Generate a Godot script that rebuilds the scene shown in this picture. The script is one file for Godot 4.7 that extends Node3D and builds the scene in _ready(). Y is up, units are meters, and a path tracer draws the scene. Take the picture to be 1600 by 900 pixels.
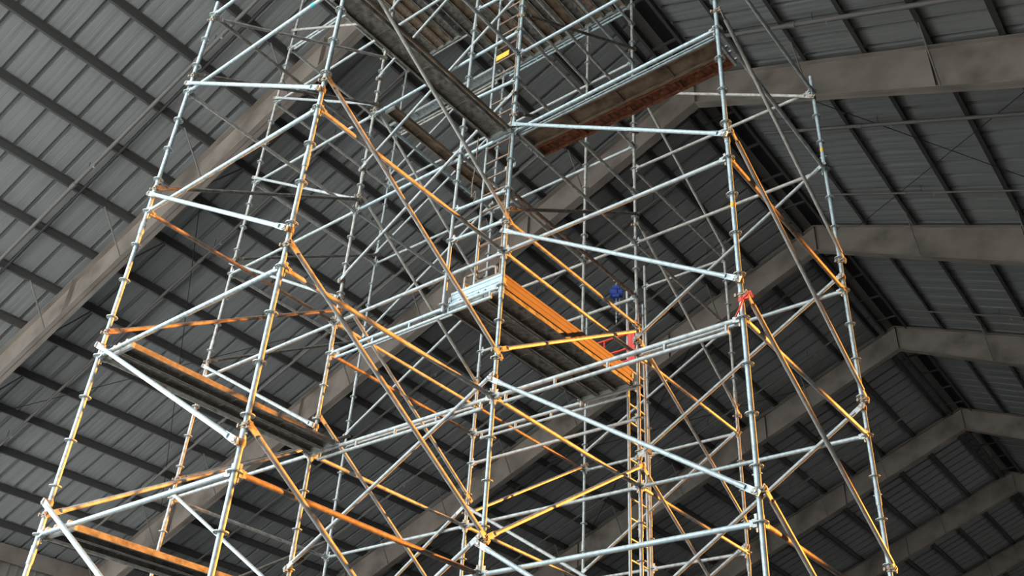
extends Node3D
# Scaffold tower inside a steel-framed hall, seen from the floor looking up.
# Scaffold axes: x = p (towards the right and the camera), -z = q (right and away), heights h above the first lift.
const BAY := 3.07
const Y0 := 6.5
const R := 0.0255
# hall, in its own frame (turned a little against the scaffold)
const YAW := 0.0137
const XR := -2.24
const EAVE_L := -27.2
const EAVE_R := 22.72
const APEX_B := 20.47
const APEX_T := 21.48
const ML := 0.4274
const MR := 0.470
const MT := 0.42
const PURLIN := 0.2
const Z_FAR := -67.1
const Z_NEAR := 10.0
var hall := Transform3D(Basis(Vector3.UP, YAW), Vector3.ZERO)
var mats := {}
var cache := {}
var used := {}
var rng := RandomNumberGenerator.new()

# ------------------------------------------------------------------ bookkeeping
func numbered(n: String) -> String:
	var k = used.get(n, -1) + 1
	used[n] = k
	return n if k == 0 else "%s_%03d" % [n, k]
func thing(called: String, label: String, category: String, xf := Transform3D.IDENTITY, group := "", kind := "") -> Node3D:
	var o := Node3D.new()
	o.name = numbered(called)
	add_child(o)
	o.transform = xf
	o.set_meta("label", label)
	o.set_meta("category", category)
	if group != "": o.set_meta("group", group)
	if kind != "": o.set_meta("kind", kind)
	return o
func part(parent: Node3D, called: String, mesh: Mesh, mat: Material, xf := Transform3D.IDENTITY) -> MeshInstance3D:
	var m := MeshInstance3D.new()
	m.name = called
	m.mesh = mesh
	m.material_override = mat
	parent.add_child(m, true)
	m.transform = xf
	return m
func structure(called: String) -> Node3D:
	var o := Node3D.new()
	o.name = called
	add_child(o)
	o.transform = hall
	o.set_meta("kind", "structure")
	return o

# ------------------------------------------------------------------ mesh helpers
func st_new() -> SurfaceTool:
	var st := SurfaceTool.new()
	st.begin(Mesh.PRIMITIVE_TRIANGLES)
	return st
func fin(st: SurfaceTool) -> ArrayMesh:
	st.generate_normals()
	return st.commit()
func quad(st: SurfaceTool, a: Vector3, b: Vector3, c: Vector3, d: Vector3):
	# a b c d counter-clockwise seen from outside -> emit clockwise
	for v in [a, c, b, a, d, c]: st.add_vertex(v)
func box(st: SurfaceTool, lo: Vector3, hi: Vector3, xf := Transform3D.IDENTITY):
	st.set_smooth_group(-1)
	var v = []
	for k in 8:
		v.append(xf * Vector3(hi.x if k & 1 else lo.x, hi.y if k & 2 else lo.y, hi.z if k & 4 else lo.z))
	quad(st, v[0], v[2], v[3], v[1])
	quad(st, v[4], v[5], v[7], v[6])
	quad(st, v[0], v[4], v[6], v[2])
	quad(st, v[1], v[3], v[7], v[5])
	quad(st, v[0], v[1], v[5], v[4])
	quad(st, v[2], v[6], v[7], v[3])
func frame_of(d: Vector3) -> Basis:
	# x axis along d, y as upright as possible
	var x := d.normalized()
	var up := Vector3.UP if absf(x.y) < 0.95 else Vector3.BACK
	var z := x.cross(up).normalized()
	var y := z.cross(x).normalized()
	return Basis(x, y, z)
func tube(st: SurfaceTool, a: Vector3, b: Vector3, r: float, n := 12, cap := true, r2 := -1.0):
	if r2 < 0: r2 = r
	var f := frame_of(b - a)
	var pa = []
	var pb = []
	for k in n:
		var t := TAU * k / n
		var o: Vector3 = f.y * cos(t) + f.z * sin(t)
		pa.append(a + o * r)
		pb.append(b + o * r2)
	st.set_smooth_group(1)
	for k in n:
		var l := (k + 1) % n
		quad(st, pa[k], pb[k], pb[l], pa[l])
	if cap:
		st.set_smooth_group(-1)
		for k in range(1, n - 1):
			for v in [pa[0], pa[k + 1], pa[k]]: st.add_vertex(v)
			for v in [pb[0], pb[k], pb[k + 1]]: st.add_vertex(v)
func path_tube(st: SurfaceTool, pts: Array, r: float, n := 8):
	for k in pts.size() - 1:
		tube(st, pts[k], pts[k + 1], r, n)
func extrude(st: SurfaceTool, prof: Array, z0: float, z1: float, closed := true, xf := Transform3D.IDENTITY):
	# prof: Vector2 (x, y) counter-clockwise; extruded along z
	st.set_smooth_group(-1)
	var n := prof.size()
	for k in (n if closed else n - 1):
		var p: Vector2 = prof[k]
		var q: Vector2 = prof[(k + 1) % n]
		quad(st, xf * Vector3(p.x, p.y, z0), xf * Vector3(q.x, q.y, z0), xf * Vector3(q.x, q.y, z1), xf * Vector3(p.x, p.y, z1))
	if closed:
		var tri := Geometry2D.triangulate_polygon(PackedVector2Array(prof))
		for k in range(0, tri.size(), 3):
			var p: Vector2 = prof[tri[k]]
			var q: Vector2 = prof[tri[k + 1]]
			var s: Vector2 = prof[tri[k + 2]]
			if (q - p).cross(s - p) < 0:
				var t := q
				q = s
				s = t
			for v in [p, s, q]: st.add_vertex(xf * Vector3(v.x, v.y, z1))
			for v in [p, q, s]: st.add_vertex(xf * Vector3(v.x, v.y, z0))
func cached(key: String, build: Callable) -> ArrayMesh:
	if not cache.has(key):
		var st := st_new()
		build.call(st)
		cache[key] = fin(st)
	return cache[key]

# ------------------------------------------------------------------ materials
func noise_tex(seed_: int, freq: float, stops: Array, size := 256, oct := 4, stretch := Vector2(1, 1)) -> ImageTexture:
	var n := FastNoiseLite.new()
	n.seed = seed_
	n.noise_type = FastNoiseLite.TYPE_SIMPLEX_SMOOTH
	n.frequency = freq
	n.fractal_octaves = oct
	var g := Gradient.new()
	var off := PackedFloat32Array()
	var col := PackedColorArray()
	for s in stops:
		off.append(s[0])
		col.append(s[1])
	g.offsets = off
	g.colors = col
	var img := Image.create(size, size, true, Image.FORMAT_RGB8)
	var fs := float(size)
	for y in size:
		for x in size:
			# blend the four wrapped samples so that the tile repeats
			var u := x / fs
			var v := y / fs
			var X := x * stretch.x
			var Y := y * stretch.y
			var W := fs * stretch.x
			var H := fs * stretch.y
			var a := n.get_noise_2d(X, Y) * (1 - u) + n.get_noise_2d(X - W, Y) * u
			var b := n.get_noise_2d(X, Y - H) * (1 - u) + n.get_noise_2d(X - W, Y - H) * u
			var w := a * (1 - v) + b * v
			img.set_pixel(x, y, g.sample(clampf(0.5 + w * 0.95, 0, 1)))
	img.generate_mipmaps()
	return ImageTexture.create_from_image(img)
func mat(called: String, col: Color, rough: float, metal := 0.0, tex: Texture2D = null, scale := Vector3.ONE, world := true) -> StandardMaterial3D:
	var m := StandardMaterial3D.new()
	m.albedo_color = col
	m.roughness = rough
	m.metallic = metal
	if tex:
		m.albedo_texture = tex
		m.uv1_triplanar = true
		m.uv1_world_triplanar = world
		m.uv1_scale = scale
	mats[called] = m
	return m
func grey(v: float, tint := Color(1, 1, 1)) -> Color:
	return Color(v * tint.r, v * tint.g, v * tint.b)
func make_materials():
	var cool := Color(0.97, 1.0, 1.01)
	var galv := noise_tex(3, 0.02, [[0.0, grey(0.62, cool)], [0.35, grey(0.74, cool)], [0.6, grey(0.8, cool)], [1.0, grey(0.86, cool)]])
	var worn := noise_tex(11, 0.025, [[0.0, Color(0.50, 0.46, 0.41)], [0.3, Color(0.59, 0.57, 0.53)], [0.55, Color(0.66, 0.65, 0.63)], [1.0, Color(0.72, 0.72, 0.71)]])
	var rusty := noise_tex(17, 0.03, [[0.0, Color(0.38, 0.28, 0.21)], [0.35, Color(0.47, 0.38, 0.31)], [0.6, Color(0.53, 0.46, 0.4)], [1.0, Color(0.60, 0.55, 0.5)]])
	var rust := noise_tex(23, 0.02, [[0.0, Color(0.22, 0.11, 0.06)], [0.4, Color(0.38, 0.20, 0.11)], [0.65, Color(0.45, 0.26, 0.15)], [1.0, Color(0.52, 0.36, 0.25)]])
	var deck := noise_tex(29, 0.02, [[0.0, Color(0.30, 0.28, 0.25)], [0.5, Color(0.44, 0.42, 0.39)], [1.0, Color(0.56, 0.55, 0.53)]])
	var panel := noise_tex(37, 0.012, [[0.0, grey(0.52)], [0.35, grey(0.59)], [0.65, grey(0.63)], [1.0, grey(0.68)]])
	var beige := noise_tex(41, 0.015, [[0.0, Color(0.36, 0.325, 0.295)], [0.35, Color(0.47, 0.43, 0.395)], [0.6, Color(0.53, 0.485, 0.45)], [1.0, Color(0.57, 0.53, 0.495)]], 256, 5)
	var conc := noise_tex(43, 0.03, [[0.0, grey(0.36)], [1.0, grey(0.48)]])
	mat("galv", Color(0.84, 0.885, 0.89), 0.42, 0.2, galv, Vector3(2.3, 2.3, 2.3))
	mat("galv2", Color(0.84, 0.84, 0.825), 0.5, 0.2, galv, Vector3(1.7, 1.7, 1.7))
	mat("worn", Color(1, 1, 1), 0.55, 0.15, worn, Vector3(1.4, 1.4, 1.4))
	mat("rusty", Color(1, 1, 1), 0.65, 0.1, rusty, Vector3(1.5, 1.5, 1.5))
	mat("rust", Color(1, 1, 1), 0.75, 0.0, rust, Vector3(2.0, 2.0, 2.0))
	mat("deck", Color(1, 1, 1), 0.65, 0.15, deck, Vector3(1.6, 1.6, 1.6))
	mat("deck_brown", Color(1.0, 0.9, 0.8), 0.7, 0.05, deck, Vector3(0.7, 0.7, 0.7))
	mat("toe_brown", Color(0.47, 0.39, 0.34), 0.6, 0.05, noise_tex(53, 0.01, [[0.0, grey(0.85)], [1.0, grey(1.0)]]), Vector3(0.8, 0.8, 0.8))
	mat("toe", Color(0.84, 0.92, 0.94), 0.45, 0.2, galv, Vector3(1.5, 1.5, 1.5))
	mat("head", Color(0.82, 0.82, 0.8), 0.5, 0.3, galv, Vector3(9, 9, 9))
	mat("clamp", Color(0.85, 0.78, 0.7), 0.55, 0.25, worn, Vector3(9, 9, 9))
	mat("panel", Color(0.82, 0.82, 0.81), 0.7, 0.0, panel, Vector3(0.1, 0.1, 3.1))
	mat("purlin", Color(0.27, 0.26, 0.255), 0.75)
	mat("frame", Color(1, 1, 1), 0.7, 0.0, beige, Vector3(0.18, 0.18, 0.18))
	mat("pipe", Color(0.42, 0.4, 0.38), 0.6)
	mat("cable", Color(0.16, 0.15, 0.15), 0.8)
	mat("wall", Color(0.5, 0.48, 0.45), 0.8)
	mat("floor", Color(1, 1, 1), 0.85, 0.0, conc, Vector3(0.2, 0.2, 0.2))
	mat("ground", Color(0.76, 0.76, 0.74), 0.9)
	mat("vent", Color(0.1, 0.1, 0.1), 0.9)
	mat("red", Color(0.82, 0.22, 0.14), 0.5)
	mat("blue", Color(0.12, 0.22, 0.52), 0.5)
	mat("yellow", Color(0.88, 0.68, 0.2), 0.55)
	mat("cyan", Color(0.3, 0.72, 0.75), 0.6)
	mat("black", Color(0.1, 0.1, 0.11), 0.6)

# ------------------------------------------------------------------ scaffold parts
var posts := {}
func post(n: String) -> Vector2: return posts[n].at
func pnt(n: String, h: float) -> Vector3:
	var a: Vector2 = posts[n].at
	return Vector3(a.x, Y0 + h, -a.y)
func rosette_mesh() -> ArrayMesh:
	return cached("rosette", func(st):
		for ring in [[0.0255, 0.036], [0.053, 0.063]]:
			var n := 24
			st.set_smooth_group(-1)
			for k in n:
				var a := TAU * k / n
				var b := TAU * (k + 1) / n
				var ca := Vector3(cos(a), 0, sin(a))
				var cb := Vector3(cos(b), 0, sin(b))
				var u := Vector3(0, 0.005, 0)
				quad(st, ca * ring[1] - u, ca * ring[1] + u, cb * ring[1] + u, cb * ring[1] - u)
				quad(st, cb * ring[0] - u, cb * ring[0] + u, ca * ring[0] + u, ca * ring[0] - u)
				quad(st, ca * ring[0] + u, cb * ring[0] + u, cb * ring[1] + u, ca * ring[1] + u)
				quad(st, cb * ring[0] - u, ca * ring[0] - u, ca * ring[1] - u, cb * ring[1] - u)
		for k in 8:
			box(st, Vector3(0.034, -0.005, -0.0085), Vector3(0.055, 0.005, 0.0085), Transform3D(Basis(Vector3.UP, TAU * (k + 0.5) / 8), Vector3.ZERO)))
func sleeve_mesh() -> ArrayMesh:
	return cached("sleeve", func(st):
		tube(st, Vector3(0, -0.09, 0), Vector3(0, 0.09, 0), R + 0.006, 14)
		tube(st, Vector3(-0.045, 0.03, 0), Vector3(0.045, 0.03, 0), 0.008, 6))
func upright(key: String, called: String, i: float, j: float, h0: float, h1: float, m: String, label: String, joints: Array):
	posts[key] = {"at": Vector2(i, j), "called": called, "h0": h0, "h1": h1}
	var o := thing("scaffold_upright", label, "upright", Transform3D(Basis(), Vector3(i, Y0 + h0, -j)), "scaffold uprights")
	var L := h1 - h0
	part(o, "tube", cached("up%.2f" % L, func(st): tube(st, Vector3.ZERO, Vector3(0, L, 0), R, 16)), mats[m])
	var h := ceilf((h0 + 0.1) * 2) / 2
	while h < h1 - 0.05:
		part(o, "rosette", rosette_mesh(), mats.head, Transform3D(Basis(Vector3.UP, 0.2 * h), Vector3(0, h - h0, 0)))
		h += 0.5
	for q in joints:
		part(o, "joint_sleeve", sleeve_mesh(), mats[m], Transform3D(Basis(), Vector3(0, q - h0, 0)))
	if h0 <= -Y0 + 0.01:
		part(o, "base_plate", cached("base", func(st):
			box(st, Vector3(-0.09, 0, -0.09), Vector3(0.09, 0.01, 0.09))
			tube(st, Vector3(0, 0.01, 0), Vector3(0, 0.2, 0), R + 0.008, 12)), mats.head)
func head_mesh() -> ArrayMesh:
	# cast head gripping the rosette: x = 0 at the upright's axis
	return cached("head", func(st):
		box(st, Vector3(0.031, 0.008, -0.022), Vector3(0.075, 0.036, 0.022))
		box(st, Vector3(0.031, -0.036, -0.022), Vector3(0.075, -0.008, 0.022))
		box(st, Vector3(0.066, -0.03, -0.024), Vector3(0.1, 0.03, 0.024)))
func wedge_mesh() -> ArrayMesh:
	return cached("wedge", func(st):
		extrude(st, [Vector2(0.040, -0.075), Vector2(0.050, -0.075), Vector2(0.062, 0.085), Vector2(0.036, 0.085)], -0.004, 0.004))
func heads(o: Node3D, L: float):
	for e in 2:
		var xf := Transform3D.IDENTITY if e == 0 else Transform3D(Basis(Vector3.UP, PI), Vector3(L, 0, 0))
		var hd := part(o, "ledger_head", head_mesh(), mats.head, xf)
		part(hd, "wedge", wedge_mesh(), mats.galv2)
func rank_words(k: int, n: int) -> String:
	if n == 1: return ""
	if k == 0: return "topmost "
	if k == n - 1: return "lowest "
	return ["", "second from top ", "third from top ", "fourth from top ", "fifth from top ", "sixth from top ", "seventh from top ", "eighth from top ", "ninth from top "][k]
func ledger(a: String, b: String, h: float, m: String, label: String, kind := 0):
	var A := pnt(a, h)
	var B := pnt(b, h)
	var L := A.distance_to(B)
	var o := thing("scaffold_ledger" if kind == 0 else "truss_ledger", label, "ledger", Transform3D(frame_of(B - A), A), "horizontal scaffold ledgers")
	part(o, "tube", cached("led%.2f" % L, func(st): tube(st, Vector3(0.09, 0, 0), Vector3(L - 0.09, 0, 0), R, 16)), mats[m])
	if kind >= 1:
		var d := 0.1 if kind == 1 else 0.2
		part(o, "lower_chord", cached("low%.2f_%d" % [L, kind], func(st): tube(st, Vector3(0.16, -d, 0), Vector3(L - 0.16, -d, 0), R * 0.86, 14)), mats[m])
		var n := 5 if kind == 1 else 6
		for k in n:
			part(o, "strut", cached("strut%d" % kind, func(st): tube(st, Vector3(0, -d, 0), Vector3(0, 0, 0), R * 0.7, 10)), mats[m], Transform3D(Basis(), Vector3(lerpf(0.18, L - 0.18, float(k) / (n - 1)), 0, 0)))
	heads(o, L)
func ledgers(a: String, b: String, hs: Array, ms: Array, kinds := {}):
	var na: String = posts[a].called
	var nb: String = posts[b].called
	for k in hs.size():
		var kd: int = kinds.get(hs[k], 0)
		var w := "steel ledger" if kd == 0 else "double-tube truss ledger"
		ledger(a, b, hs[k], ms[k % ms.size()], "%s%s between %s and %s" % [rank_words(k, hs.size()), w, na, nb], kd)
func coupler_mesh() -> ArrayMesh:
	return cached("coupler", func(st):
		tube(st, Vector3(0, -0.028, 0), Vector3(0, 0.028, 0), R + 0.011, 12)
		box(st, Vector3(-0.02, -0.03, -0.075), Vector3(0.02, 0.03, -0.03))
		tube(st, Vector3(0.034, 0, -0.075), Vector3(0.034, 0, 0.06), 0.008, 6)
		box(st, Vector3(0.02, -0.018, 0.03), Vector3(0.05, 0.018, 0.05)))
func plate_mesh() -> ArrayMesh:
	# flattened brace end with its bolt, along +x from the pin
	return cached("plate", func(st):
		extrude(st, [Vector2(-0.04, -0.03), Vector2(0.08, -0.031), Vector2(0.2, -R), Vector2(0.2, R), Vector2(0.08, 0.031), Vector2(-0.04, 0.03)], -0.006, 0.006)
		tube(st, Vector3(0, 0, -0.02), Vector3(0, 0, 0.02), 0.013, 8))
func brace(a: String, ha: float, b: String, hb: float, m: String, label: String):
	var A := pnt(a, ha)
	var B := pnt(b, hb)
	var along := B - A
	var off := Vector3(0.062, 0, 0) if absf(along.z) > absf(along.x) else Vector3(0, 0, 0.062)
	A += off
	B += off
	var L := A.distance_to(B)
	var o := thing("diagonal_brace", label, "brace", Transform3D(frame_of(B - A), A), "diagonal scaffold braces")
	part(o, "tube", cached("br%.1f" % snappedf(L, 0.05), func(st): tube(st, Vector3(0.13, 0, 0), Vector3(L - 0.13, 0, 0), R * 0.95, 16)), mats[m])
	var inv := o.transform.basis.inverse()
	for e in 2:
		var xf := Transform3D.IDENTITY if e == 0 else Transform3D(Basis(Vector3.UP, PI), Vector3(L, 0, 0))
		part(o, "end_plate", plate_mesh(), mats[m], xf)
		var turn := Basis(Vector3.UP, atan2(-off.x, -off.z))
		part(o, "coupler", coupler_mesh(), mats.clamp, Transform3D(inv * turn, (Vector3.ZERO if e == 0 else Vector3(L, 0, 0)) - inv * off))
func braces(a: String, b: String, hs: Array, ms: Array):
	# hs: [height on a, height on b], from the top down
	for k in hs.size():
		var up: bool = hs[k][1] > hs[k][0]
		var na: String = posts[b if up else a].called
		var nb: String = posts[a if up else b].called
		brace(a, hs[k][0], b, hs[k][1], ms[k % ms.size()], "%sbrace sloping from %s down to %s" % [rank_words(k, hs.size()), na, nb])

# planks: local x along the plank, y up (top face at 0), z across
func plank_mesh(L: float, w: float) -> ArrayMesh:
	return cached("plank%.2f_%.2f" % [L, w], func(st):
		var t := 0.003
		box(st, Vector3(0.03, -t, -w / 2), Vector3(L - 0.03, 0, w / 2))
		for s: int in [-1, 1]:
			var z0: float = s * w / 2
			box(st, Vector3(0.03, -0.062, minf(z0, z0 - s * t)), Vector3(L - 0.03, -t, maxf(z0, z0 - s * t)))
			box(st, Vector3(0.03, -0.062, minf(z0 - s * t, z0 - s * 0.03)), Vector3(L - 0.03, -0.058, maxf(z0 - s * t, z0 - s * 0.03))))
func stiffener_mesh(w: float) -> ArrayMesh:
	return cached("stiff%.2f" % w, func(st): box(st, Vector3(-0.012, -0.02, -w / 2 + 0.004), Vector3(0.012, -0.003, w / 2 - 0.004)))
func endcap_mesh(w: float) -> ArrayMesh:
	return cached("cap%.2f" % w, func(st):
		box(st, Vector3(0.0, -0.062, -w / 2), Vector3(0.03, 0.0, w / 2))
		for s: int in [-1, 1]:
			extrude(st, [Vector2(-0.075, -0.05), Vector2(-0.055, -0.05), Vector2(-0.05, 0.0), Vector2(0.0, 0.0), Vector2(0.0, 0.02), Vector2(-0.06, 0.02)], s * w * 0.33 - 0.015, s * w * 0.33 + 0.015))
func hole_dot_mesh(L: float, w: float) -> ArrayMesh:
	return cached("dim%.2f_%.2f" % [L, w], func(st):
		var x := 0.12
		var k := 0
		while x < L - 0.1:
			for z in [-0.3, -0.16, 0.16, 0.3]:
				if (k + int(z * 100)) % 3 != 0:
					box(st, Vector3(x - 0.004, -0.006, z * w - 0.004), Vector3(x + 0.004, -0.003, z * w + 0.004))
			x += 0.11
			k += 1)
func plank(called: String, label: String, a: Vector3, b: Vector3, w: float, m: String, group: String, dim := true) -> Node3D:
	var L := a.distance_to(b)
	var o := thing(called, label, "plank", Transform3D(frame_of(b - a), a), group)
	part(o, "tray", plank_mesh(L, w), mats[m])
	for e in 2:
		part(o, "end_hook", endcap_mesh(w), mats.head, Transform3D.IDENTITY if e == 0 else Transform3D(Basis(Vector3.UP, PI), Vector3(L, 0, 0)))
	for k in 3:
		part(o, "stiffener", stiffener_mesh(w), mats[m], Transform3D(Basis(), Vector3(L * (k + 1) / 4.0, 0, 0)))
	if dim:
		part(o, "bright_hole_dots", hole_dot_mesh(L, w), mats.galv).set_meta("kind", "stuff")  # light showing at the plank holes, put in as pale raised dots
	return o
func toe_board(label: String, a: Vector3, b: Vector3, m: String):
	var L := a.distance_to(b)
	var o := thing("toe_board", label, "toe board", Transform3D(frame_of(b - a), a), "toe boards of the middle platform")
	part(o, "board", cached("toe%.2f" % L, func(st):
		extrude(st, [Vector2(-0.014, 0), Vector2(0.014, 0), Vector2(0.014, 0.05), Vector2(0.006, 0.056), Vector2(0.006, 0.076), Vector2(0.014, 0.082), Vector2(0.014, 0.128), Vector2(0.006, 0.134), Vector2(0.006, 0.15), Vector2(0.014, 0.156), Vector2(0.014, 0.19), Vector2(-0.014, 0.19)], 0.0, L, true, Transform3D(Basis(Vector3(0, 0, 1), Vector3(0, 1, 0), Vector3(1, 0, 0)), Vector3.ZERO))), mats[m])
	for e in 2:
		part(o, "end_clip", cached("toeclip", func(st): box(st, Vector3(-0.03, 0.05, -0.02), Vector3(0.02, 0.13, 0.02))), mats.head, Transform3D.IDENTITY if e == 0 else Transform3D(Basis(), Vector3(L, 0, 0)))
func ladder(label: String, a: Vector3, b: Vector3, h0: float, h1: float, m: String, rung_m: String):
	# two rails at a and b, rungs between
	var o := thing("access_ladder", label, "ladder", Transform3D(frame_of(b - a), Vector3(a.x, Y0 + h0, a.z)), "access ladders")
	var w := a.distance_to(b)
	var H := h1 - h0
	for x: float in [0.0, w]:
		part(o, "rail", cached("rail%.2f" % H, func(st): tube(st, Vector3.ZERO, Vector3(0, H, 0), 0.021, 10)), mats[rung_m if x > 0 and rung_m == "rusty" else m], Transform3D(Basis(), Vector3(x, 0, 0)))
	var y := 0.25
	while y < H - 0.1:
		part(o, "rung", cached("rung%.2f" % w, func(st): tube(st, Vector3(0.01, 0, 0), Vector3(w - 0.01, 0, 0), 0.014, 8)), mats[rung_m], Transform3D(Basis(), Vector3(0, y, 0)))
		y += 0.28
	for yy in [H * 0.25, H * 0.75]:
		part(o, "bracket", cached("ladbr", func(st): box(st, Vector3(-0.03, -0.035, -0.012), Vector3(0.16, 0.035, 0.012))), mats.head, Transform3D(Basis(), Vector3(w - 0.02, yy, 0)))

func build_scaffold():
	var g := -Y0
	var P := BAY
	upright("A", "leftmost front upright", -P, -P, g, 5.78, "galv", "leftmost pale upright with orange right side, ending at the upper left", [-5.3, -2.2, 1.75, 2.3])
	upright("B", "second front upright", 0, -P, g, 6.2, "galv", "thick front upright second from the left, nearest the camera", [-4.8, -1.7, 1.3, 4.3])
	upright("C", "central upright", 0, 0, g, 12.0, "galv", "tall central upright where both top plank platforms meet", [-4.7, -1.6, 1.4, 4.4, 7.4])
	upright("D", "right front upright", P, 0, g, 6.4, "galv", "thick pale blue right front upright with a yellow sticker", [-4.6, -1.6, 2.3])
	upright("E", "rightmost upright", P, P, g, 5.8, "galv", "rightmost upright, its free top end against the dark beam", [-3.7, -0.75, 4.2])
	upright("G", "upright by red gate", 0, P, g, 11.6, "worn", "orange-lit upright beside the red gate right of centre", [-3.6, -0.6, 2.4, 5.4, 8.3])
	upright("H", "yellow-lit left upright", -P, 0, g, 12.0, "worn", "yellow-lit upright left of centre behind the front pair", [-4.3, -1.3, 1.7, 4.7, 7.7])
	upright("S1", "left rear upright", -2 * P, 0, g, 12.2, "worn", "slender grey upright behind and between the two front left uprights", [-3.4, -0.4, 2.6, 5.6, 8.6])
	upright("S2", "far left rear upright", -2 * P, P, g, 11.75, "galv2", "slim upright deep in the left bay, ending under the left top deck", [-2.7, 0.3, 3.3, 6.3, 9.3])
	upright("S4", "upright behind centre", -P, P, g, 11.7, "galv2", "grey upright just left of and behind the central upright", [-3.3, -0.3, 2.7, 5.7, 8.7])
	upright("S3", "ladder bay upright", -0.9, -0.056, 1.4, 9.2, "galv2", "short-bay upright standing on the truss left of the ladder", [3.8, 6.6])
	upright("S5", "ladder bay rear upright", -0.94, P - 0.056, 1.4, 9.8, "worn", "slim upright between centre and red gate, rear of the ladder bay", [4.3, 7.3])
	upright("S8", "far centre rear upright", -P, 2 * P, g, 5.3, "galv2", "distant grey upright low in the middle of the back row", [-2.4, 0.6, 3.6])
	upright("S9", "lower ladder upright", -1.71, 2 * P, g, 6.0, "worn", "upright with a free top just right of the lower ladder", [-2.4, 0.8, 3.4])
	upright("S6", "far right rear upright", 0, 2 * P, g, 5.75, "worn", "rear upright behind the right front upright, ending mid-picture", [-3.4, -0.2, 2.7])
	# ledgers, top down
	ledgers("A", "B", [5.5, 4, 2, 0, -2], ["galv"])
	ledgers("A", "H", [5.5, 4, 2, 0, -2], ["deck", "worn", "rusty", "worn", "worn"])
	ledgers("H", "C", [8, 6, 4, 2, 1.5, 0, -2], ["galv2", "galv", "galv", "galv2", "galv", "galv2", "galv"], {1.5: 1, 0: 1})
	ledgers("B", "C", [5.5, 4, 2, 0, -2], ["galv2", "deck_brown", "worn", "worn", "rusty"])
	ledgers("C", "D", [5.5, 4, 2, 0, -2], ["galv", "galv", "galv2", "galv2", "galv"], {0: 1})
	ledgers("D", "E", [5.5, 4, 2, 0, -2], ["galv2", "galv2", "rusty", "worn", "rusty"])
	ledgers("G", "E", [5.5, 4, 2, 0], ["worn", "worn", "galv", "galv"])
	ledgers("C", "G", [9, 8, 7, 6, 5, 4, 3, 2.5, 2, 0], ["galv2", "galv2", "worn", "worn", "worn", "worn", "rusty", "worn", "worn", "worn"])
	ledgers("H", "S4", [6, 4, 2, 1.5, 0], ["galv", "galv2", "worn", "rusty", "worn"])
	ledgers("S1", "H", [9.5, 8, 6, 4, 2, 0], ["galv2"], {9.5: 1})
	ledgers("S1", "S2", [11.5, 9.5, 8, 6, 4, 2, 0], ["worn"])
	ledgers("S2", "S4", [11.5, 9.5, 8, 6, 4, 2, 0], ["worn", "worn", "galv2", "galv2", "galv2", "worn", "galv2"], {9.5: 1})
	ledgers("S4", "G", [9.5, 8, 6, 4, 3, 1.5, 1, 0], ["galv", "galv2", "galv2", "worn", "worn", "galv2", "worn", "galv2"], {9.5: 1, 1.5: 1})
	ledgers("S4", "S8", [4, 2, 0], ["rusty", "rusty", "worn"])
	ledgers("S8", "S9", [2, 0], ["galv2"])
	ledgers("S9", "S6", [5.5, 2, 0], ["worn", "galv2", "galv2"])
	ledgers("G", "S6", [5.5, 4, 2, 0], ["worn"])
	ledgers("S3", "C", [7, 5, 3, 2.5], ["galv"])
	ledgers("S3", "S5", [8, 4], ["worn"])
	# braces, top down
	braces("A", "B", [[4.13, 2.25], [2.25, 0.42], [0.12, -1.75], [-1.68, -3.6]], ["galv", "galv", "galv", "galv"])
	braces("A", "H", [[5.4, 7.3], [4.3, 6.2], [2.35, 4.2], [0.3, 2.2], [-1.8, 0.1]], ["worn", "deck", "deck", "rusty", "worn"])
	braces("H", "C", [[8.5, 10.5], [6.8, 8.8], [4.8, 6.8], [2.7, 4.7], [-1.5, 0.25], [-3.5, -1.62]], ["galv2"])
	braces("B", "C", [[4.35, 2.45], [2.4, 0.5], [0.25, -1.65], [-1.6, -3.6]], ["worn"])
	braces("C", "D", [[4.1, 2.3], [2.3, 0.42], [0.2, -1.75], [-1.7, -3.6]], ["galv"])
	braces("D", "E", [[4.3, 2.45], [2.35, 0.45], [0.25, -1.55], [-1.72, -3.6]], ["worn"])
	braces("G", "E", [[7.2, 5.35], [2.25, 4.05], [0.4, 2.2], [-1.6, 0.35]], ["worn", "galv2", "galv2", "galv2"])
	braces("C", "G", [[6.3, 8.3], [4.3, 6.3], [2.65, 4.55], [0.6, 2.4], [-1.62, 0.3]], ["deck", "deck", "deck", "worn", "worn"])
	braces("H", "S4", [[6.1, 4.1], [4.3, 2.3], [2.4, 0.4], [0.52, -1.5]], ["worn"])
	braces("S1", "H", [[10, 8.2], [8.1, 6.2], [6.1, 4.2], [4.2, 2.4], [2.2, 0.4], [0.1, -1.8]], ["worn", "galv2", "galv2", "galv2", "galv2", "galv"])
	braces("S1", "S2", [[4.3, 6.2], [2.3, 4.2], [0.3, 2.2], [-1.7, 0.3]], ["deck"])
	braces("S2", "S4", [[8.2, 10], [6.2, 8], [4.2, 6.1], [2.2, 4], [-1.8, 0.3]], ["galv2"])
	braces("S4", "G", [[0.3, -1.6]], ["galv2"])
	braces("S4", "S8", [[0.2, 2.1]], ["worn"])
	braces("S8", "S6", [[2.3, 4], [0.1, 2], [-1.8, 0.1]], ["galv2"])
	braces("G", "S6", [[7.4, 5.6], [4.35, 2.3], [2.2, 0.4], [0.25, -1.6]], ["worn"])
	# planks
	var v := func(x: float, h: float, q: float) -> Vector3: return Vector3(x, Y0 + h + 0.038, -q)
	plank("steel_plank", "dark perforated steel plank of the upper left platform, beside central upright", v.call(-0.21, 4, -P + 0.06), v.call(-0.21, 4, -0.06), 0.30, "deck", "scaffold planks")
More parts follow.
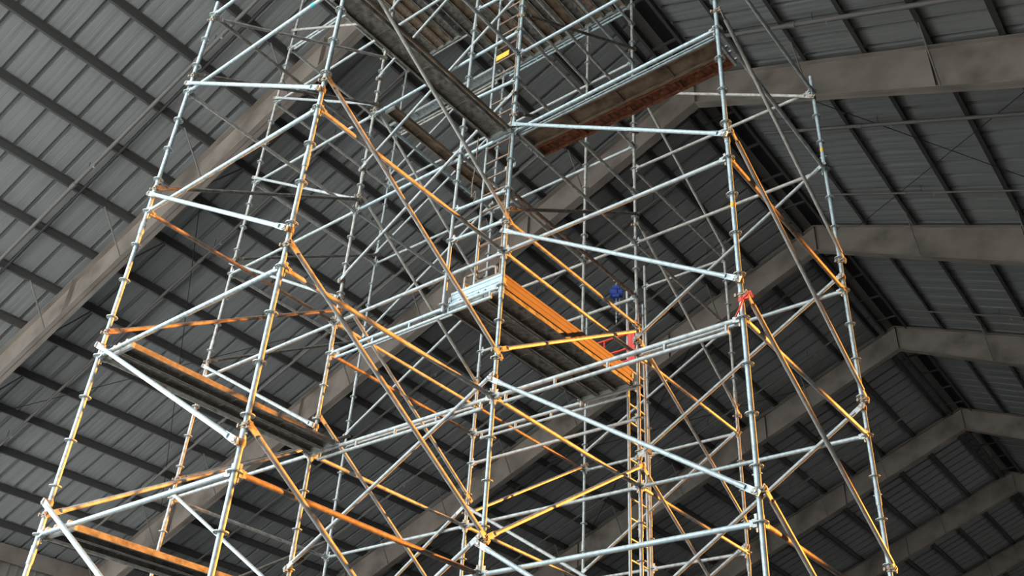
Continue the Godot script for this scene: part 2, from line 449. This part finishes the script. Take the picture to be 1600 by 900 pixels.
	var front := plank("steel_plank", "grey plank nearer the front ledger of the upper right platform", v.call(0.06, 3.972, 0.225), v.call(P - 0.06, 3.972, 0.225), 0.29, "deck_brown", "scaffold planks", false)
	part(front, "edge_channel", cached("edge", func(st):
		box(st, Vector3(0.02, -0.07, 0.146), Vector3(P - 0.14, -0.052, 0.166))
		box(st, Vector3(0.02, -0.02, 0.146), Vector3(P - 0.14, 0.0, 0.16))), mats.galv)
	plank("steel_plank", "rust-brown plank at the back of the upper right platform", v.call(0.06, 3.972, 0.49), v.call(P - 0.06, 3.972, 0.49), 0.22, "rust", "scaffold planks", false)
	var nm := ["right edge", "middle", "left edge"]
	for k in 3:
		plank("steel_plank", "dark perforated plank at the %s of the middle platform by the ladder" % nm[k], v.call(-0.19 - 0.295 * k, 1.5, 0.06), v.call(-0.19 - 0.295 * k, 1.5, P - 0.06), 0.28, "deck", "scaffold planks")
	for lv in [[0, "left platform halfway up"], [-2, "lowest left platform"]]:
		for k in 2:
			plank("steel_plank", "rust-edged %s plank of the %s" % [["outer", "inner"][k], lv[1]], v.call(-P + 0.2 + 0.24 * k, lv[0], -P + 0.06), v.call(-P + 0.2 + 0.24 * k, lv[0], -0.06), 0.23, "deck", "scaffold planks")
	plank("steel_plank", "lone brown plank high up between yellow-lit left upright and ladder", v.call(-2.76, 6, 0.06), v.call(-2.76, 6, P - 0.06), 0.22, "deck_brown", "scaffold planks")
	plank("steel_plank", "grey perforated plank crossing high up behind the upper left platform", v.call(-2 * P + 0.06, 9.5, P - 0.2), v.call(-P - 0.06, 9.5, P - 0.2), 0.2, "galv2", "scaffold planks", true)
	for k in 12:
		plank("deck_board", "top deck board between centre and gate uprights, number %s counted from the right" % ["one", "two", "three", "four", "five", "six", "seven", "eight", "nine", "ten", "eleven", "twelve"][k], v.call(-0.2 - 0.24 * k, 9.5, 0.06), v.call(-0.2 - 0.24 * k, 9.5, P - 0.06), 0.228, ["deck_brown", "deck", "rusty", "deck", "deck_brown", "deck"][k % 6], "top deck boards", false)
	for k in 7:
		plank("deck_board", "highest left deck board, number %s counted from its right edge" % ["one", "two", "three", "four", "five", "six", "seven"][k], v.call(-4.52 - 0.24 * k, 11.5, 0.06), v.call(-4.52 - 0.24 * k, 11.5, P - 0.06), 0.228, ["deck", "deck_brown", "rusty", "deck"][k % 4], "top deck boards", false)
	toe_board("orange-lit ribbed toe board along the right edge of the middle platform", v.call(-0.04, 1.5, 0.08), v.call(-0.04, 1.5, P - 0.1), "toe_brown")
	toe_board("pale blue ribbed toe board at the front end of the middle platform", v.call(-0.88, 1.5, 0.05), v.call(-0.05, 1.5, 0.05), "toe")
	ladder("upper ladder with rusty rungs beside the central upright", Vector3(-0.55, 0, -0.1), Vector3(-0.13, 0, -0.1), 1.545, 9.35, "galv2", "rusty")
	ladder("lower ladder rising to the red gate", Vector3(-0.2, 0, -P - 0.05), Vector3(-0.2, 0, -P - 0.5), -Y0, 3.2, "galv2", "galv2")

func build_details():
	var P := BAY
	# red gate on the gate upright
	var o := thing("safety_gate", "red tubular swing gate on the upright right of centre", "gate", Transform3D(Basis(), Vector3(-0.06, Y0 + 1.9, -P)))
	part(o, "post_plate", cached("gp", func(st):
		box(st, Vector3(-0.09, 0, -0.02), Vector3(-0.03, 0.55, 0.02))
		box(st, Vector3(-0.02, 0.02, -0.03), Vector3(0.03, 0.5, 0.03))), mats.red)
	var rails := [[0.52, -0.62], [0.27, -0.55], [0.07, -0.42]]
	for k in 3:
		part(o, "rail", cached("gr%d" % k, func(st):
			var y: float = rails[k][0]
			var x: float = rails[k][1]
			if k == 0: path_tube(st, [Vector3(-0.05, y, 0), Vector3(x, y, 0), Vector3(x - 0.06, y - 0.03, 0), Vector3(x - 0.1, y - 0.1, 0), Vector3(x - 0.1, y - 0.3, 0)], 0.016)
			else: path_tube(st, [Vector3(-0.05, y, 0), Vector3(x - 0.1, y, 0)], 0.016)), mats.red)
	part(o, "stile", cached("gs", func(st): tube(st, Vector3(-0.52, 0.52, 0), Vector3(-0.52, 0.27, 0), 0.012, 8)), mats.red)
	# blue chain hoist
	var hb := thing("chain_hoist", "small blue chain hoist hanging beside the upright right of centre", "hoist", Transform3D(Basis(Vector3.UP, 0.5), Vector3(-0.38, Y0 + 3.12, -P - 0.02)))
	part(hb, "body", cached("hoist", func(st):
		tube(st, Vector3(-0.09, 0.1, 0), Vector3(0.02, 0.1, 0), 0.085, 16)
		tube(st, Vector3(0.03, 0.1, 0), Vector3(0.1, 0.1, 0), 0.075, 16)
		box(st, Vector3(-0.05, 0.0, -0.06), Vector3(0.05, 0.2, 0.06))), mats.blue)
	part(hb, "hook", cached("hook", func(st):
		path_tube(st, [Vector3(0, 0.2, 0), Vector3(0, 0.27, 0), Vector3(0.03, 0.3, 0), Vector3(0.03, 0.35, 0), Vector3(0, 0.38, 0), Vector3(-0.03, 0.35, 0), Vector3(-0.03, 0.32, 0)], 0.01)), mats.head)
	part(hb, "chain", cached("chain", func(st):
		for k in 14:
			var y := 0.02 - k * 0.034
			box(st, Vector3(-0.012, y - 0.035, -0.004), Vector3(0.012, y, 0.004), Transform3D(Basis(Vector3.UP, PI / 2 * (k % 2)), Vector3.ZERO))), mats.head)
	part(hb, "hand_chain", cached("chain2", func(st):
		for k in 9:
			var y := 0.01 - k * 0.034
			box(st, Vector3(0.04, y - 0.036, -0.004), Vector3(0.06, y, 0.004), Transform3D(Basis(Vector3.UP, 0.2 * (k % 2)), Vector3.ZERO))), mats.head)
	# yellow guard frame at the foot of the upper ladder
	var yf := thing("ladder_foot_frame", "yellow and grey guard frame at the foot of the upper ladder", "guard frame", Transform3D(Basis(), Vector3(-0.72, Y0 + 1.74, -0.1)))
	part(yf, "rail", cached("yfr", func(st):
		path_tube(st, [Vector3(0, 0, 0), Vector3(0, 0.2, 0), Vector3(0, 0.24, -0.04), Vector3(0.42, 0.24, -0.04), Vector3(0.48, 0.22, -0.04), Vector3(0.5, 0.0, -0.04)], 0.018)), mats.worn)
	part(yf, "stop_bar", cached("yfs", func(st): path_tube(st, [Vector3(0, 0.1, 0), Vector3(0.08, 0.1, -0.2), Vector3(0.4, 0.1, -0.2)], 0.016)), mats.yellow)
	part(yf, "shoe", cached("yfh", func(st): box(st, Vector3(0.12, 0, -0.09), Vector3(0.4, 0.1, -0.05))), mats.black)
	# tie-on things
	var rb := thing("red_ribbon", "red ribbon tied round the right front upright at mid height", "ribbon", Transform3D(Basis(), pnt("D", 0.2)))
	part(rb, "knot", cached("knot", func(st):
		tube(st, Vector3(0, -0.02, 0), Vector3(0, 0.02, 0), R + 0.008, 12)
		box(st, Vector3(0.03, -0.02, 0.02), Vector3(0.09, 0.03, 0.04))), mats.red)
	part(rb, "tail", cached("tail", func(st):
		path_tube(st, [Vector3(0.05, 0, 0.04), Vector3(0.12, 0.04, 0.05), Vector3(0.14, -0.04, 0.05)], 0.009, 6)
		path_tube(st, [Vector3(0.04, 0, 0.04), Vector3(0.0, -0.12, 0.06), Vector3(-0.05, -0.2, 0.06)], 0.009, 6)), mats.red)
	var sticker := cached("sticker", func(st): tube(st, Vector3(0, 0, 0), Vector3(0, 0.06, 0), R + 0.0015, 14))
	for s in [["D", 1.33, "yellow sticker on the right front upright"], ["E", 4.32, "yellow sticker near the top of the rightmost upright"]]:
		var t := thing("sticker", s[2], "sticker", Transform3D(Basis(), pnt(s[0], s[1])), "yellow stickers on uprights")
		part(t, "band", sticker, mats.yellow)
	var ct := thing("tape_band", "cyan tape band on the upper left front ledger", "tape", Transform3D(Basis(Vector3(0, 0, 1), PI / 2), pnt("A", 4).lerp(pnt("B", 4), 0.82)))
	part(ct, "band", sticker, mats.cyan)
	var yp := thing("warning_plate", "small yellow plate on a rung of the upper ladder", "plate", Transform3D(Basis(), Vector3(-0.5, Y0 + 5.72, -0.075)))
	part(yp, "plate", cached("yplate", func(st): box(st, Vector3(0, 0, 0), Vector3(0.24, 0.1, 0.012))), mats.yellow)
	var rp := thing("rope", "thin tan rope hanging down beside the upper ladder", "rope", Transform3D(Basis(), Vector3(-0.62, Y0 + 4.2, 0.02)))
	part(rp, "strand", cached("rope", func(st):
		path_tube(st, [Vector3(0, 0, 0), Vector3(0.01, -0.5, 0.01), Vector3(-0.03, -0.8, 0.0), Vector3(-0.02, -1.05, 0), Vector3(0.06, -1.0, 0.02), Vector3(0.07, -1.12, 0.01), Vector3(-0.02, -1.2, 0.0)], 0.008, 6)), mats.rusty)

# ------------------------------------------------------------------ hall
func frame_z(n: int) -> float:
	return -26.06 + 8.2 * n - (0.56 if n >= 1 else 0.0)
func top_y(x: float) -> float: return APEX_T - MT * absf(x - XR)
const X_KNEE := 8.0
func bot_y(x: float) -> float:
	if x < XR: return APEX_B - ML * (XR - x)
	return APEX_B - MR * (minf(x, X_KNEE) - XR) - 0.39 * maxf(x - X_KNEE, 0.0)
func roof_frame(n: int, label: String):
	var z := frame_z(n)
	var o := thing("roof_frame", label, "roof beam", hall * Transform3D(Basis(), Vector3(0, 0, z)), "rafter frames of the hall roof")
	for s: int in [-1, 1]:
		var xe := EAVE_L + 0.35 if s < 0 else EAVE_R - 0.35
		var fm: Material = mats.frame
		part(o, "web", cached("web%d" % s, func(st):
			var pr := [Vector2(XR, bot_y(XR)), Vector2(XR, top_y(XR)), Vector2(xe, top_y(xe)), Vector2(xe, bot_y(xe))]
			if s > 0:
				pr.append(Vector2(X_KNEE, bot_y(X_KNEE)))
				pr.reverse()
			extrude(st, pr, -0.008, 0.008)), fm)
		for e in [["bottom_flange", -1], ["top_flange", 1]]:
			part(o, e[0], cached("fl%d%d" % [s, e[1]], func(st):
				var xs := [XR, xe] if s < 0 else [XR, X_KNEE, xe]
				for q in xs.size() - 1:
					var xa: float = xs[q]
					var xb: float = xs[q + 1]
					var a := Vector3(xa, bot_y(xa) if e[1] < 0 else top_y(xa) - 0.016, 0)
					var b := Vector3(xb, bot_y(xb) if e[1] < 0 else top_y(xb) - 0.016, 0)
					box(st, Vector3(0, 0, -0.13), Vector3(a.distance_to(b), 0.016, 0.13), Transform3D(frame_of(b - a), a))), fm)
		# stiffener plates and the knee
		for d in ([0.0, 5.6, 14.6, 20.5] if s < 0 else [5.9, 12.0, 20.5]):
			var x: float = XR + s * d
			part(o, "stiffener", cached("sf%d_%.1f" % [s, d], func(st): box(st, Vector3(x - 0.006, bot_y(x) + 0.01, -0.12), Vector3(x + 0.006, top_y(x) - 0.012, 0.12))), fm)
		# flange braces up to the purlins
		for k in range(2, 17, 2):
			var xp := purlin_x(s, k)
			if absf(xp - xe) < 0.5 or (s < 0 and xp < xe) or (s > 0 and xp > xe): continue
			for zz: int in [-1, 1]:
				part(o, "flange_brace", cached("fb%d_%d_%d" % [s, k, zz], func(st): tube(st, Vector3(xp, bot_y(xp) + 0.03, zz * 0.12), Vector3(xp, top_y(xp) + 0.02, zz * 0.92), 0.022, 6)), mats.pipe)
		# column
		part(o, "column", cached("col%d" % s, func(st):
			var x0 := xe - 0.02 if s < 0 else xe - 0.45
			box(st, Vector3(x0, 0.0, -0.13), Vector3(x0 + 0.02, bot_y(xe), 0.13))
			box(st, Vector3(x0 + 0.45, 0.0, -0.13), Vector3(x0 + 0.47, bot_y(xe), 0.13))
			box(st, Vector3(x0 + 0.02, 0.0, -0.006), Vector3(x0 + 0.45, bot_y(xe) + 0.02, 0.006))), fm)
func purlin_x(s: int, k: int) -> float:
	return XR - (0.725 + 1.45 * k) if s < 0 else XR + (0.2 + 1.45 * maxi(k, 1))
func build_hall():
	var z0 := Z_FAR
	var z1 := Z_NEAR
	for s: int in [-1, 1]:
		var side := "left" if s < 0 else "right"
		var xe := EAVE_L if s < 0 else EAVE_R
		var c := structure("ceiling_" + side)
		# roof panels, one strip from ridge to eave each
		var w := 0.64
		var slope := Vector3(s, -MT, 0).normalized()
		var xs := XR + s * 0.42
		var pm: ArrayMesh = cached("panel%d" % s, func(st):
			st.set_smooth_group(-1)
			var prof := [[0.0, 0.0], [0.012, 0.1], [0.07, 0.1], [0.13, 0.0], [0.31, 0.0], [0.315, 0.003], [0.325, 0.003], [0.33, 0.0], [0.47, 0.0], [0.475, 0.003], [0.485, 0.003], [0.49, 0.0], [0.64, 0.0]]
			var ya := top_y(xs) + PURLIN
			var yb := top_y(xe) + PURLIN
			for k in prof.size() - 1:
				var p = prof[k]
				var q = prof[k + 1]
				var a := Vector3(xs, ya + p[1], p[0])
				var b := Vector3(xe, yb + p[1], p[0])
				var d := Vector3(xs, ya + q[1], q[0])
				var e := Vector3(xe, yb + q[1], q[0])
				if s < 0: quad(st, a, b, e, d)
				else: quad(st, d, e, b, a))
		var z := z0
		while z < z1 - w * 0.5:
			part(c, "roof_panel", pm, mats.panel, Transform3D(Basis(), Vector3(0, 0, z)))
			z += w
		part(c, "outer_skin", cached("skin%d" % s, func(st):
			var pr := [Vector2(XR, top_y(XR) + PURLIN + 0.14), Vector2(XR, top_y(XR) + PURLIN + 0.3), Vector2(xe + s * 0.4, top_y(xe + s * 0.4) + PURLIN + 0.3), Vector2(xe + s * 0.4, top_y(xe + s * 0.4) + PURLIN + 0.1)]
			if s > 0: pr.reverse()
			extrude(st, pr, z0 - 0.3, z1 + 0.3)), mats.wall)
		for k in 17:
			var x := purlin_x(s, k)
			if (s < 0 and x < xe) or (s > 0 and (x > xe or k == 0)): continue
			var y := top_y(x)
			part(c, "purlin", cached("pur%d" % s, func(st):
				var f := 0.07
				box(st, Vector3(-0.004, 0, z0), Vector3(0.004, PURLIN, z1))
				box(st, Vector3(-f if s < 0 else 0.0, 0.0, z0), Vector3(0.0 if s < 0 else f, 0.005, z1))
				box(st, Vector3(0.0 if s < 0 else -f, PURLIN - 0.006, z0), Vector3(f if s < 0 else 0.0, PURLIN - 0.001, z1))
				box(st, Vector3(-f if s < 0 else f - 0.004, 0.0, z0), Vector3(-f + 0.004 if s < 0 else f, 0.025, z1))), mats.purlin, Transform3D(Basis(), Vector3(x, y, 0)))
		part(c, "ridge_purlin", cached("rp%d" % s, func(st):
			box(st, Vector3(XR + s * 0.4 - 0.04, top_y(XR) - 0.2, z0), Vector3(XR + s * 0.4 + 0.04, top_y(XR) + 0.02, z1))), mats.purlin)
		part(c, "eave_strut", cached("es%d" % s, func(st):
			box(st, Vector3(xe - 0.06 - s * 0.12, top_y(xe) - 0.35, z0), Vector3(xe + 0.06 - s * 0.12, top_y(xe) + PURLIN, z1))), mats.frame)
		# sprinkler branch pipes hung under the purlins
	# ridge: dark capped vent slot with cross spacers
	var rg := structure("trim_1")
	part(rg, "ridge_cap", cached("cap", func(st): box(st, Vector3(XR - 0.5, top_y(XR) + 0.27, z0), Vector3(XR + 0.5, top_y(XR) + 0.33, z1))), mats.vent)
	for k in 54:
		part(rg, "spacer", cached("spacer", func(st): box(st, Vector3(XR - 0.37, top_y(XR) - 0.16, -0.03), Vector3(XR + 0.37, top_y(XR) - 0.1, 0.03))), mats.purlin, Transform3D(Basis(), Vector3(0, 0, z0 + 0.8 + 1.65 * k)))
	# walls
	var t := 0.2
	# unseen near left bays opened to add side daylight, under a strip of sheeting
	var lz := frame_z(2)
	var wl := structure("wall_left")
	part(wl, "sheet", cached("wl", func(st):
		box(st, Vector3(EAVE_L - t, 0, z0), Vector3(EAVE_L, top_y(EAVE_L) + PURLIN + 0.1, lz))
		box(st, Vector3(EAVE_L - t, 9.2, lz), Vector3(EAVE_L, top_y(EAVE_L) + PURLIN + 0.1, z1))
		var z := z0 + 0.2
		while z < z1 - 0.2:
			box(st, Vector3(EAVE_L, 0 if z < lz else 9.2, z), Vector3(EAVE_L + 0.035, top_y(EAVE_L) - 0.1, z + 0.06))
			z += 0.32), mats.wall)
	for y: float in [3.0, 6.0, 9.0]:
		part(wl, "girt", cached("girt", func(st): box(st, Vector3(EAVE_L + 0.04, -0.1, z0), Vector3(EAVE_L + 0.2, 0.1, lz))), mats.purlin, Transform3D(Basis(), Vector3(0, y, 0)))
	# right wall: a long unglazed opening lets in the low evening sun between sill and header
	var wr := structure("wall_right")
	var oz0 := -50.3
	var oz1 := -31.0
	var top := top_y(EAVE_R) + PURLIN + 0.1
	part(wr, "sheet", cached("wr", func(st):
		box(st, Vector3(EAVE_R, 0, z0), Vector3(EAVE_R + t, top, oz0))
		box(st, Vector3(EAVE_R, 0, oz1), Vector3(EAVE_R + t, top, z1))), mats.wall)
	part(wr, "sill", cached("wrs", func(st): box(st, Vector3(EAVE_R, 0, oz0), Vector3(EAVE_R + t, 4.2, oz1))), mats.wall)
	part(wr, "header", cached("wrh", func(st): box(st, Vector3(EAVE_R, 10.75, oz0), Vector3(EAVE_R + t, top, oz1))), mats.wall)
	var wb := structure("wall_back")
	part(wb, "gable", cached("wb", func(st):
		extrude(st, [Vector2(EAVE_L - t, 0), Vector2(EAVE_R + t, 0), Vector2(EAVE_R + t, top_y(EAVE_R) + 0.3), Vector2(XR, top_y(XR) + 0.45), Vector2(EAVE_L - t, top_y(EAVE_L) + 0.3)], z0 - t, z0)), mats.wall)
	# unseen near end: wall added at right to cut daylight, open at left
	var wf := structure("wall_front")
	part(wf, "gable", cached("wf", func(st):
		extrude(st, [Vector2(2.5, 0), Vector2(EAVE_R + t, 0), Vector2(EAVE_R + t, top_y(EAVE_R) + 0.3), Vector2(2.5, top_y(2.5) + 0.3)], z1, z1 + t)), mats.wall)
	var fl := structure("floor")
	part(fl, "slab", cached("floor", func(st): box(st, Vector3(EAVE_L - t, -0.25, z0 - t), Vector3(EAVE_R + t, 0, z1 + 0.5))), mats.floor)
	var gd := structure("ground")
	part(gd, "yard", cached("ground", func(st): box(st, Vector3(-250, -0.5, -300), Vector3(250, -0.06, 250))), mats.ground)
	var fl_names := {3: "near beige rafter beam sloping across the upper left behind the front uprights", 2: "second rafter beam, pale web sloping up through the picture centre and across the top right", 1: "third rafter beam, its dark peak behind the rightmost upright", 0: "fourth rafter beam, peak right of the rightmost upright", -1: "fifth rafter beam, peak near the right picture edge", -2: "sixth rafter beam, low in the right corner", -3: "seventh rafter beam, just showing in the bottom right corner", -4: "eighth rafter beam, at the dark far end of the hall", -5: "last rafter beam against the far gable wall", 4: "rafter beam overhead above the camera", 5: "rafter beam behind the camera, next to the open end", 6: "rafter beam framing the open end behind the camera"}
	for n in [3, 2, 1, 0, -1, -2, -3, -4, 4]:
		roof_frame(n, fl_names[n])
	# pipes along the slope
	var pipes := [[-0.12, -1, "pair of thin pipes running up the near left roof slope", 0.048], [-4.0, -1, "dark pipe up the left roof just behind the near rafter beam", 0.04], [-8.7, -1, "grey sprinkler pipe up the left roof in front of the second rafter beam", 0.045], [-8.6, 1, "grey sprinkler pipe on the right roof slope along the top edge", 0.062], [-12.85, -1, "dark sprinkler pipe up the left roof behind the second rafter beam", 0.04], [-12.85, 1, "dark sprinkler pipe below the long right-hand rafter beam", 0.052], [-16.3, 1, "thin pipe on the right roof slope just above the third rafter", 0.03], [-16.3, -1, "thin pipe on the left roof slope just before the third rafter", 0.035], [-20.4, -1, "dark pipe on the left roof beyond the third rafter", 0.035], [-24.3, 1, "thin pipe on the right roof slope before the fourth rafter", 0.03], [-24.3, -1, "dark pipe on the left roof before the fourth rafter", 0.035], [-32.0, -1, "dark pipe on the left roof before the fifth rafter", 0.04]]
	for p in pipes:
		var s: int = p[1]
		var o := thing("sprinkler_pipe", p[2], "pipe", hall * Transform3D(Basis(), Vector3(0, 0, p[0])), "pipes under the hall roof")
		var x0 := XR + s * 0.8
		var x1 := XR + s * 23.5
		var r: float = p[3]
		var dy := -r - 0.06
		part(o, "pipe", cached("pp%d_%.3f" % [s, r], func(st): tube(st, Vector3(x0, top_y(x0) + dy, 0), Vector3(x1, top_y(x1) + dy, 0), r, 10)), mats.pipe)
		if p[0] == -0.12:
			part(o, "pipe", cached("pp2", func(st): tube(st, Vector3(x0, top_y(x0) + 0.02, -0.28), Vector3(x1, top_y(x1) + 0.02, -0.28), 0.03, 8)), mats.purlin)
		for k in 5:
			var x := lerpf(x0, x1, (k + 0.6) / 5.2)
			var sl := Vector3(s, -MT, 0).normalized()
			part(o, "pipe_coupling", cached("pc%.3f" % r, func(st): tube(st, Vector3(-0.09, 0, 0), Vector3(0.09, 0, 0), r + 0.014, 10)), mats.pipe, Transform3D(frame_of(sl), Vector3(x, top_y(x) + dy, 0)))
			part(o, "hanger_rod", cached("hr", func(st): tube(st, Vector3(0, 0, 0), Vector3(0, 0.24 + 0.06, 0), 0.007, 6)), mats.cable, Transform3D(Basis(), Vector3(x + 0.5, top_y(x + 0.5) + dy, 0)))
			part(o, "sprinkler_head", cached("sh", func(st): 
				tube(st, Vector3(0, 0, 0), Vector3(0, -0.07, 0), 0.012, 6)
				tube(st, Vector3(0, -0.07, 0), Vector3(0, -0.075, 0), 0.03, 8)), mats.galv2, Transform3D(Basis(), Vector3(x + 0.8, top_y(x + 0.8) + dy - r, 0)))
	# rod cross bracing in the roof plane
	var cb := [[2, 3, -1, 10.0, 21.0, "left roof between the first two rafters, falling away"], [3, 2, -1, 10.0, 21.0, "left roof between the first two rafters, running the other way"], [1, 2, 1, 1.5, 9.0, "right roof between the second and third rafters"], [2, 1, 1, 1.5, 9.0, "right roof between second and third rafters, crossing the other"], [0, 1, -1, 4.0, 14.0, "left roof between the third and fourth rafters"], [1, 0, -1, 4.0, 14.0, "left roof between third and fourth rafters, crossing the other"]]
	for b in cb:
		var s: int = b[2]
		var xa: float = XR + s * b[3]
		var xb: float = XR + s * b[4]
		var o := thing("bracing_rod", "thin bracing rod under " + b[5], "rod", hall, "roof bracing rods")
		part(o, "rod", cached("rod%s" % b[5], func(st): tube(st, Vector3(xa, top_y(xa) - 0.05, frame_z(b[0]) + (0.2 if b[0] < b[1] else -0.2)), Vector3(xb, top_y(xb) - 0.05, frame_z(b[1]) + (0.2 if b[1] < b[0] else -0.2)), 0.012, 6)), mats.cable)

func _ready():
	rng.seed = 7
	# camera
	var cam := Camera3D.new()
	cam.name = "camera"
	cam.fov = 33.508
	cam.near = 0.1
	cam.far = 500.0
	cam.position = Vector3(6.37505, -4.8669 + Y0, 7.24319)
	cam.rotation = Vector3(0.581777, 0.708789, 0.067736)
	add_child(cam)
	cam.current = true
	# sky and exposure
	var env := Environment.new()
	env.background_mode = Environment.BG_SKY
	var sky := Sky.new()
	var sm := ProceduralSkyMaterial.new()
	sm.sky_top_color = Color(0.8, 0.83, 0.85)
	sm.sky_horizon_color = Color(0.9, 0.92, 0.92)
	sm.ground_bottom_color = Color(0.45, 0.45, 0.44)
	sm.ground_horizon_color = Color(0.7, 0.72, 0.72)
	sm.sun_angle_max = 0.0
	sm.energy_multiplier = 4.0
	sky.sky_material = sm
	env.sky = sky
	env.ambient_light_source = Environment.AMBIENT_SOURCE_SKY
	env.reflected_light_source = Environment.REFLECTION_SOURCE_SKY
	env.tonemap_mode = Environment.TONE_MAPPER_LINEAR
	env.tonemap_exposure = 2.3
	env.sdfgi_enabled = true
	env.ssao_enabled = true
	env.ssil_enabled = true
	var we := WorldEnvironment.new()
	we.name = "world_environment"
	we.environment = env
	add_child(we)
	# low evening sun, entering through the open bays of the right wall
	var sun := DirectionalLight3D.new()
	sun.name = "evening_sun"
	var az := deg_to_rad(-60.67)
	var to_sun := Vector3(cos(az), tan(deg_to_rad(2.0)), sin(az)).normalized()
	sun.look_at_from_position(Vector3.ZERO, -to_sun, Vector3.UP)
	sun.light_color = Color(1.0, 0.64, 0.25)
	sun.light_energy = 3.0
	sun.light_angular_distance = 0.6
	sun.shadow_enabled = true
	add_child(sun)
	make_materials()
	build_hall()
	build_scaffold()
	build_details()
